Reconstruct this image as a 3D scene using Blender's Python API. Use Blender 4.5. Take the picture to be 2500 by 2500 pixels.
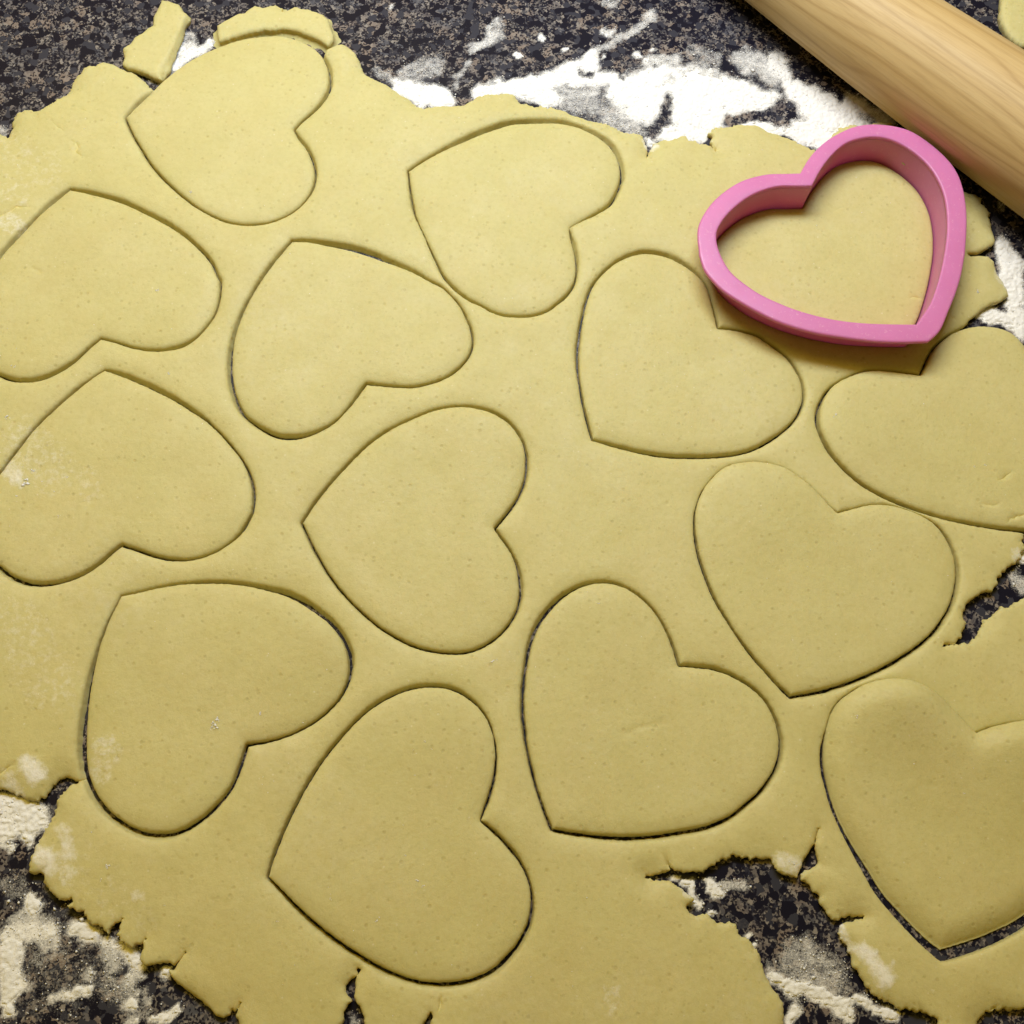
import bpy, bmesh, math, random
import numpy as np
from mathutils import Matrix, Vector, kdtree
from mathutils.geometry import delaunay_2d_cdt

sc = bpy.context.scene
for o in list(bpy.data.objects): bpy.data.objects.remove(o)
random.seed(5); RNG = np.random.RandomState(5)

# ---------------------------------------------------------------- camera
F_PX, TILT, ROLL = 2808.7, .35793, .06884          # focal length in photo pixels, tilt from straight down, roll
ZD = .004                                          # top of the rolled dough (m)
CAM_Z = .404
_c, _s, _ct, _st = math.cos(ROLL), math.sin(ROLL), math.cos(TILT), math.sin(TILT)
AX = np.array([_c, _s*_ct, _s*_st]); AY = np.array([-_s, _c*_ct, _c*_st]); AF = np.array([0, _st, -_ct])
CP = np.array([0, 0, CAM_Z])
cam = bpy.data.cameras.new('camera'); cam_o = bpy.data.objects.new('camera', cam)
sc.collection.objects.link(cam_o); sc.camera = cam_o
cam.sensor_width = 36; cam.sensor_fit = 'HORIZONTAL'; cam.lens = 36*F_PX/2500
cam.clip_start = .01; cam.clip_end = 20
m = Matrix.Identity(4)
for i in range(3):
    m[i][0] = AX[i]; m[i][1] = AY[i]; m[i][2] = -AF[i]; m[i][3] = CP[i]
cam_o.matrix_world = m

# ---------------------------------------------------------------- light
w = bpy.data.worlds.new('World'); sc.world = w; w.use_nodes = True
bg = w.node_tree.nodes['Background']
bg.inputs[0].default_value = (.185, .130, .026, 1); bg.inputs[1].default_value = 1.0        # warm room light
def area(name, loc, target, sx, sy, power, col):
    l = bpy.data.lights.new(name, 'AREA'); l.shape = 'RECTANGLE'; l.size = sx; l.size_y = sy; l.energy = power; l.color = col
    o = bpy.data.objects.new(name, l); sc.collection.objects.link(o); o.location = loc
    o.rotation_euler = (Vector(target)-Vector(loc)).to_track_quat('-Z', 'Y').to_euler()
    return o
area('under_cabinet_lamp', (-.05, .48, .50), (-.05, .40, 0), .42, .12, 3.85, (.765, .89, 1.12))
area('ceiling_lamp', (-.38, .80, 1.35), (0, .15, 0), .8, .8, 10.8, (1.0, .70, .08))
sc.view_settings.view_transform = 'Standard'; sc.view_settings.look = 'None'
sc.view_settings.exposure = 0; sc.view_settings.gamma = 1
sc.render.engine = 'CYCLES'
sc.cycles.max_bounces = 5; sc.cycles.diffuse_bounces = 3; sc.cycles.glossy_bounces = 2; sc.cycles.transmission_bounces = 0
sc.cycles.use_adaptive_sampling = True; sc.cycles.adaptive_threshold = .025; sc.cycles.use_denoising = True
sc.cycles.caustics_reflective = False; sc.cycles.caustics_refractive = False
sc.render.resolution_x = sc.render.resolution_y = 1024

# ---------------------------------------------------------------- helpers
S_T = 700/1932.
OFF = {r+c: (x, y) for r, y in zip('ABCD', (0, 600, 1200, 1800)) for c, x in zip('1234', (0, 600, 1200, 1800))}
def P(s):
    out = []; o = (0, 0); wd = 10
    for t in s.split():
        if t in OFF: o = OFF[t]; continue
        k = t.startswith('*'); v = [float(q) for q in t.lstrip('*').split(',')]
        if len(v) > 2: wd = v[2]
        out.append((o[0]+v[0]*S_T, o[1]+v[1]*S_T, wd*S_T, k))
    return out
def to_plane(xy, z):
    """points measured in the photo -> metres on the horizontal plane at height z"""
    xy = np.atleast_2d(np.asarray(xy, float))
    u = (xy[:, 0]-1250)/F_PX; v = -(xy[:, 1]-1250)/F_PX
    d = u[:, None]*AX+v[:, None]*AY+AF
    t = (z-CAM_Z)/d[:, 2]
    return d[:, :2]*t[:, None]
def to_photo(xyz):
    d = np.asarray(xyz, float)-CP; q = d@AF
    return np.c_[1250+F_PX*(d@AX)/q, 1250-F_PX*(d@AY)/q]
def _hash(ix, iy, seed):
    h = (ix.astype(np.int64)*374761393+iy.astype(np.int64)*668265263+seed*1442695041) & 0xffffffff
    h = ((h ^ (h >> 13))*1274126177) & 0xffffffff
    h = h ^ (h >> 16)
    return (h & 0xffffff)/float(0xffffff)
def vn(x, y, seed=0):
    x = np.asarray(x, float); y = np.asarray(y, float)
    ix = np.floor(x); iy = np.floor(y); fx = x-ix; fy = y-iy
    fx = fx*fx*(3-2*fx); fy = fy*fy*(3-2*fy)
    a = _hash(ix, iy, seed); b = _hash(ix+1, iy, seed); c = _hash(ix, iy+1, seed); d = _hash(ix+1, iy+1, seed)
    return (a*(1-fx)+b*fx)*(1-fy)+(c*(1-fx)+d*fx)*fy
def fbm(x, y, seed=0, oct=4):
    s = 0; a = .5; t = 0
    for i in range(oct):
        s = s+a*vn(x*2**i+17.3*i, y*2**i-9.1*i, seed+i); t += a; a *= .5
    return s/t
def resample(a, step, closed=True, attr=None):
    a = np.asarray(a, float)
    if closed: a = np.vstack([a, a[:1]])
    d = np.r_[0, np.cumsum(np.hypot(np.diff(a[:, 0]), np.diff(a[:, 1])))]
    n = max(3, int(d[-1]/step)); s = np.linspace(0, d[-1], n, endpoint=not closed)
    return np.stack([np.interp(s, d, a[:, k]) for k in range(a.shape[1])], 1)
def catmull(p, sub=10):
    """open Catmull-Rom through rows of p"""
    p = np.asarray(p, float); q = np.vstack([2*p[0]-p[1], p, 2*p[-1]-p[-2]])
    out = []
    t = np.linspace(0, 1, sub, endpoint=False)[:, None]
    for i in range(1, len(q)-2):
        a, b, c, d = q[i-1:i+3]
        out.append(.5*((2*b)+(-a+c)*t+(2*a-5*b+4*c-d)*t**2+(-a+3*b-3*c+d)*t**3))
    out.append(p[-1:]); return np.vstack(out)
def sides(pts, z):
    """traced heart -> two smooth open curves tip>notch, notch>tip (x, y, width) in metres"""
    xy = to_plane([p[:2] for p in pts], z); a = np.c_[xy, [p[2]*.00016 for p in pts]]
    ks = [i for i, p in enumerate(pts) if p[3]]
    a = np.roll(a, -ks[0], 0); b = (ks[1]-ks[0]) % len(pts)
    out = []
    for seg in (a[:b+1], np.vstack([a[b:], a[:1]])):
        c = catmull(seg, 8)
        for _ in range(6):                       # light smoothing, ends fixed
            c[1:-1] = .25*c[:-2]+.5*c[1:-1]+.25*c[2:]
        out.append(c)
    return out
def heart_loop(pts, z, step=.0006):
    A, B = sides(pts, z)
    A = resample(A, step, False); B = resample(B, step, False)
    return np.vstack([A[:-1], B[:-1]])
def area2(p): return np.sum(p[:, 0]*np.roll(p[:, 1], -1)-p[:, 1]*np.roll(p[:, 0], -1))
def normals(p):
    """outward normals of a closed loop"""
    t = np.roll(p[:, :2], -1, 0)-np.roll(p[:, :2], 1, 0)
    t /= np.maximum(np.hypot(t[:, 0], t[:, 1]), 1e-12)[:, None]
    n = np.c_[t[:, 1], -t[:, 0]]
    return n if area2(p) > 0 else -n
def offset(p, d): return p[:, :2]+normals(p)*np.asarray(d).reshape(-1, 1)
def in_poly(pt, poly):
    x, y = pt; px, py = poly[:, 0], poly[:, 1]; qx, qy = np.roll(px, -1), np.roll(py, -1)
    c = ((py > y) != (qy > y))
    with np.errstate(divide='ignore', invalid='ignore'):
        xi = px+(y-py)/(qy-py)*(qx-px)
    return bool(np.sum(c & (x < xi)) & 1)
def tree(pts):
    k = kdtree.KDTree(len(pts))
    for i, p in enumerate(pts): k.insert((p[0], p[1], 0), i)
    k.balance(); return k
def dist(k, pts): return np.array([k.find((p[0], p[1], 0))[2] for p in pts]) if k else np.full(len(pts), 9.)
def smooth(x, a, b):
    t = np.clip((x-a)/(b-a), 0, 1); return t*t*(3-2*t)
def tag(o, label=None, cat=None, group=None, kind=None):
    if label: o['label'] = label
    if cat: o['category'] = cat
    if group: o['group'] = group
    if kind: o['kind'] = kind
    return o
def mesh_obj(name, v, f, mat, parent=None, smooth_=True, attrs=None):
    me = bpy.data.meshes.new(name); me.from_pydata([tuple(q) for q in v], [], [tuple(q) for q in f])
    me.update()
    if smooth_: me.polygons.foreach_set('use_smooth', [True]*len(me.polygons))
    for k, a in (attrs or {}).items():
        at = me.attributes.new(k, 'FLOAT', 'POINT'); at.data.foreach_set('value', np.asarray(a, np.float32))
    me.materials.append(mat)
    o = bpy.data.objects.new(name, me); sc.collection.objects.link(o)
    if parent: o.parent = parent
    return o
def fractal(p, amp, seed, step=.0005):
    """rough torn edge: resample a closed loop and push it in and out along its normal"""
    p = resample(p, step); s = np.arange(len(p))*step
    n = normals(p)
    per = len(p)*step
    def nz(f, sd):
        return vn(p[:, 0]*f+sd, p[:, 1]*f-sd, sd)-.5
    rag = .35+1.5*smooth(vn(p[:, 0]*60, p[:, 1]*60, seed+40), .2, .85)
    d = amp*(1.5*nz(95, seed)+rag*(.9*nz(260, seed+1)+.45*nz(610, seed+2)+.5*nz(1500, seed+5)))
    return p[:, :2]+n*d[:, None]

# ---------------------------------------------------------------- node helpers
class NT:
    def __init__(s, name):
        s.m = bpy.data.materials.new(name); s.m.use_nodes = True; s.t = s.m.node_tree
        s.b = s.t.nodes['Principled BSDF']; s.out = s.t.nodes['Material Output']
        s.co = s.t.nodes.new('ShaderNodeTexCoord').outputs['Object']
    def n(s, typ, **kw):
        x = s.t.nodes.new('ShaderNode'+typ)
        for k, v in kw.items(): setattr(x, k, v)
        return x
    def l(s, a, b): s.t.links.new(a, b)
    def inp(s, sock, v):
        if isinstance(v, bpy.types.NodeSocket): s.l(v, sock)
        else: sock.default_value = v
    def noise(s, scale, detail=3, rough=.5, vec=None, col=False, dist=0):
        x = s.n('TexNoise'); x.inputs['Scale'].default_value = scale; x.inputs['Detail'].default_value = detail
        x.inputs['Roughness'].default_value = rough; x.inputs['Distortion'].default_value = dist
        s.l(vec or s.co, x.inputs['Vector']); return x.outputs['Color' if col else 'Fac']
    def voro(s, scale, vec=None, feature='F1', out='Color', rnd=1):
        x = s.n('TexVoronoi', feature=feature); x.inputs['Scale'].default_value = scale
        x.inputs['Randomness'].default_value = rnd
        s.l(vec or s.co, x.inputs['Vector']); return x.outputs[out]
    def math(s, op, a, b=0., clamp=False):
        x = s.n('Math', operation=op); x.use_clamp = clamp
        s.inp(x.inputs[0], a); s.inp(x.inputs[1], b); return x.outputs[0]
    def ramp(s, fac, stops, interp='LINEAR'):
        x = s.n('ValToRGB'); x.color_ramp.interpolation = interp; e = x.color_ramp.elements
        while len(e) < len(stops): e.new(.5)
        for q, (p, c) in zip(e, stops):
            q.position = p; q.color = (*c, 1) if not isinstance(c, float) else (c, c, c, 1)
        s.inp(x.inputs[0], fac); return x.outputs[0]
    def mix(s, fac, a, b, blend='MIX'):
        x = s.n('Mix', data_type='RGBA', blend_type=blend)
        s.inp(x.inputs['Factor'], fac)
        for k, v in ((6, a), (7, b)):
            if isinstance(v, tuple): v = (*v, 1) if len(v) == 3 else v
            s.inp(x.inputs[k], v)
        return x.outputs[2]
    def rng(s, v, a, b, c=0., d=1.):
        x = s.n('MapRange'); x.clamp = True
        s.inp(x.inputs[0], v)
        for i, q in enumerate((a, b, c, d)): x.inputs[i+1].default_value = q
        return x.outputs[0]
    def attr(s, name):
        x = s.n('Attribute'); x.attribute_name = name; return x.outputs['Fac']
    def bump(s, h, strength, distance, prev=None):
        x = s.n('Bump'); x.inputs['Strength'].default_value = strength; x.inputs['Distance'].default_value = distance
        s.inp(x.inputs['Height'], h)
        if prev is not None: s.l(prev, x.inputs['Normal'])
        return x.outputs['Normal']
    def sep(s, c, i):
        x = s.n('SeparateColor'); s.l(c, x.inputs[0]); return x.outputs[i]
    def done(s, col, rough=.5, normal=None, spec=.5, **kw):
        s.inp(s.b.inputs['Base Color'], (*col, 1) if isinstance(col, tuple) else col)
        s.inp(s.b.inputs['Roughness'], rough)
        s.inp(s.b.inputs['Specular IOR Level'], spec)
        if normal is not None: s.l(normal, s.b.inputs['Normal'])
        for k, v in kw.items(): s.inp(s.b.inputs[k.replace('_', ' ')], v)
        s.b.subsurface_method = 'BURLEY'
        return s.m

# ---------------------------------------------------------------- materials
def granite():
    t = NT('granite')
    # warp so the grains lose their straight edges
    wn = t.noise(600, 4, .65, col=True)
    ad = t.n('VectorMath', operation='MULTIPLY_ADD'); t.l(wn, ad.inputs[0]); ad.inputs[1].default_value = (.0016,)*3
    t.l(t.co, ad.inputs[2]); v = ad.outputs[0]
    big = t.sep(t.voro(350, v), 0); mid = t.sep(t.voro(690, v), 1); fine = t.sep(t.voro(1400, v), 2)
    hue = t.noise(45, 2, .5)
    base = t.ramp(mid, [(0, (.0066, .0066, .0156)), (.32, (.024, .024, .036)), (.55, (.070, .066, .070)), (.72, (.140, .122, .114)),
                        (.87, (.250, .220, .192))], 'CONSTANT')
    tan = t.mix(t.rng(hue, .42, .58), (.25, .195, .155), (.095, .095, .108))
    base = t.mix(t.math('MULTIPLY', t.rng(big, .76, .78), .75), base, tan)
    base = t.mix(t.math('MULTIPLY', t.rng(fine, .32, .34, 1, 0), .92), base, (.0090, .0078, .0162))
    base = t.mix(t.math('MULTIPLY', t.rng(fine, .84, .86), .55), base, (.25, .22, .19))
    base = t.mix(t.math('MULTIPLY', t.rng(big, .33, .34, 1, 0), t.rng(big, .22, .23)), base, (.0372, .0372, .0492))
    base = t.mix(t.rng(big, .22, .225, 1, 0), base, (.0060, .0055, .0135))
    base = t.mix(t.math('MULTIPLY', t.noise(2600, 3, .7), .16), base, (.027, .0258, .033))
    # thin dusting of flour rubbed on the stone
    d = t.attr('dust')
    g = t.math('MULTIPLY_ADD', t.noise(1700, 4, .8), 1.5); g.node.inputs[2].default_value = -.75
    h = t.math('MULTIPLY_ADD', t.noise(330, 3, .6), .8); h.node.inputs[2].default_value = -.4
    f = t.math('ADD', d, t.math('MULTIPLY', t.math('ADD', g, h), t.rng(d, 0, .25)))
    f = t.rng(f, .12, .80)
    col = t.mix(f, base, (.86, .845, .80))
    return t.done(col, t.rng(f, 0, .5, .36, .9), spec=t.rng(f, 0, .5, .12, .1))
def dough():
    t = NT('cookie_dough')
    big = t.noise(26, 3, .5); med = t.noise(120, 3, .55)
    col = t.mix(t.rng(big, .35, .68), (0.540, 0.482, 0.198), (0.564, 0.502, 0.221))
    col = t.mix(t.math('MULTIPLY', t.rng(med, .40, .75), .34), col, (0.480, 0.416, 0.159))
    col = t.mix(t.math('MULTIPLY', t.rng(t.noise(55, 4, .6), .45, .7), .25), col, (0.528, 0.432, 0.171))
    col = t.mix(t.math('MULTIPLY', t.rng(t.noise(480, 4, .7), .46, .72), .34), col, (0.448, 0.388, 0.136))
    col = t.mix(t.math('MULTIPLY', t.rng(t.noise(800, 3, .7), .58, .75), .30), col, (0.640, 0.584, 0.326))
    # specks of darker butter / vanilla and small pale grains
    vd = t.voro(290, out='Distance'); vr = t.sep(t.voro(290), 0)
    sp = t.math('MULTIPLY', t.rng(vd, .10, .25, 1, 0), t.rng(vr, .40, .70))
    col = t.mix(t.math('MULTIPLY', sp, .36), col, (0.352, 0.280, 0.085))
    vd2 = t.voro(620, out='Distance'); vr2 = t.sep(t.voro(620), 1)
    sp2 = t.math('MULTIPLY', t.rng(vd2, .12, .30, 1, 0), t.rng(vr2, .72, .85))
    col = t.mix(t.math('MULTIPLY', sp2, .36), col, (0.376, 0.312, 0.101))
    sp3 = t.math('MULTIPLY', t.rng(vd2, .05, .28, 1, 0), t.rng(vr2, .04, .02))
    col = t.mix(t.math('MULTIPLY', sp3, .6), col, (0.680, 0.624, 0.426))
    hz = t.math('MULTIPLY', t.rng(t.noise(16, 4, .6), .50, .72), t.rng(t.noise(300, 4, .75), .40, .75))
    col = t.mix(t.math('MULTIPLY', hz, .30), col, (0.656, 0.616, 0.449))
    # flour left on the surface
    d = t.attr('flour')
    f = t.math('ADD', d, t.math('MULTIPLY', t.math('SUBTRACT', t.noise(420, 5, .72), .5), t.rng(d, 0, .2, 0, 1.5)))
    f = t.rng(f, .12, .85)
    col = t.mix(t.math('MULTIPLY', f, .8), col, (.84, .82, .76))
    grain = t.noise(1900, 4, .65); lump = t.noise(330, 3, .55)
    nb = t.bump(lump, .20, .0012); nb = t.bump(grain, .20, .0004, nb)
    nb = t.bump(t.math('MULTIPLY', sp, -1.), .25, .0004, nb)
    nb = t.bump(t.math('MULTIPLY', f, t.noise(900, 3, .6)), .3, .0006, nb)
    return t.done(col, t.rng(t.noise(90, 3, .6), .3, .7, .48, .66), nb, spec=.30, Subsurface_Weight=.35,
                  Subsurface_Radius=(.0042, .0024, .0008), Subsurface_Scale=1.)
def flour_mat():
    t = NT('flour')
    col = t.mix(t.noise(500, 3, .6), (.81, .80, .765), (.85, .84, .81))
    nb = t.bump(t.noise(1100, 4, .75), .55, .0007)
    return t.done(col, .95, nb, spec=.1)
def plastic():
    t = NT('pink_plastic')
    n = t.noise(55, 3, .5)
    col = t.mix(t.rng(n, .3, .7), (.555, .165, .375), (.59, .185, .40))
    col = t.mix(t.math('MULTIPLY', t.rng(t.noise(700, 4, .75), .58, .72), .22), col, (.86, .66, .66))
    nb = t.bump(t.noise(120, 2, .5), .10, .0005)
    return t.done(col, t.rng(t.noise(160, 4, .6), .3, .7, .32, .42), nb, spec=.4, Subsurface_Weight=.40,
                  Subsurface_Radius=(.006, .0025, .0035), Subsurface_Scale=1.)
def wood():
    t = NT('maple_wood')
    mp = t.n('Mapping'); mp.inputs['Scale'].default_value = (1, 1, .14); t.l(t.co, mp.inputs[0])      # object z runs along the pin
    mp.inputs['Location'].default_value = (.034, -.020, .004)
    wob = t.noise(34, 2, .45, mp.outputs[0], col=True)
    ad = t.n('VectorMath', operation='MULTIPLY_ADD'); t.l(wob, ad.inputs[0]); ad.inputs[1].default_value = (.045, .045, .0); t.l(mp.outputs[0], ad.inputs[2])
    wv = t.n('TexWave', wave_type='RINGS', rings_direction='Z'); wv.inputs['Scale'].default_value = 46
    wv.inputs['Distortion'].default_value = 1.5; wv.inputs['Detail'].default_value = 3; wv.inputs['Detail Scale'].default_value = 2
    t.l(ad.outputs[0], wv.inputs['Vector'])
    ring = wv.outputs['Fac']
    mp2 = t.n('Mapping'); mp2.inputs['Scale'].default_value = (1, 1, .03); t.l(t.co, mp2.inputs[0])
    fib = t.noise(620, 4, .7, mp2.outputs[0]); fib2 = t.noise(2200, 2, .6, mp2.outputs[0]); brd = t.noise(110, 3, .6, mp2.outputs[0])
    col = t.mix(t.rng(brd, .3, .7), (.60, .445, .215), (.52, .355, .145))
    col = t.mix(t.math('MULTIPLY', t.rng(ring, .35, 1), .27), col, (.40, .255, .095))
    col = t.mix(t.math('MULTIPLY', t.rng(ring, .88, 1), .24), col, (.26, .15, .05))
    col = t.mix(t.math('MULTIPLY', t.rng(fib, .48, .75), .45), col, (.30, .18, .065))
    col = t.mix(t.math('MULTIPLY', t.rng(fib2, .52, .8), .22), col, (.27, .15, .055))
    mp3 = t.n('Mapping'); mp3.inputs['Scale'].default_value = (1, 1, .22); t.l(t.co, mp3.inputs[0])
    vd = t.voro(62, mp3.outputs[0], out='Distance'); vr = t.sep(t.voro(62, mp3.outputs[0]), 0)
    fl = t.math('MULTIPLY', t.rng(vd, .02, .07, 1, 0), t.rng(vr, .62, .66))
    col = t.mix(t.math('MULTIPLY', fl, .75), col, (.17, .08, .02))
    nb = t.bump(fib, .12, .0004)
    return t.done(col, t.rng(fib, .3, .7, .46, .58), nb, spec=.28)
M_GR, M_DO, M_FL, M_PI, M_WO = granite(), dough(), flour_mat(), plastic(), wood()
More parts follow.
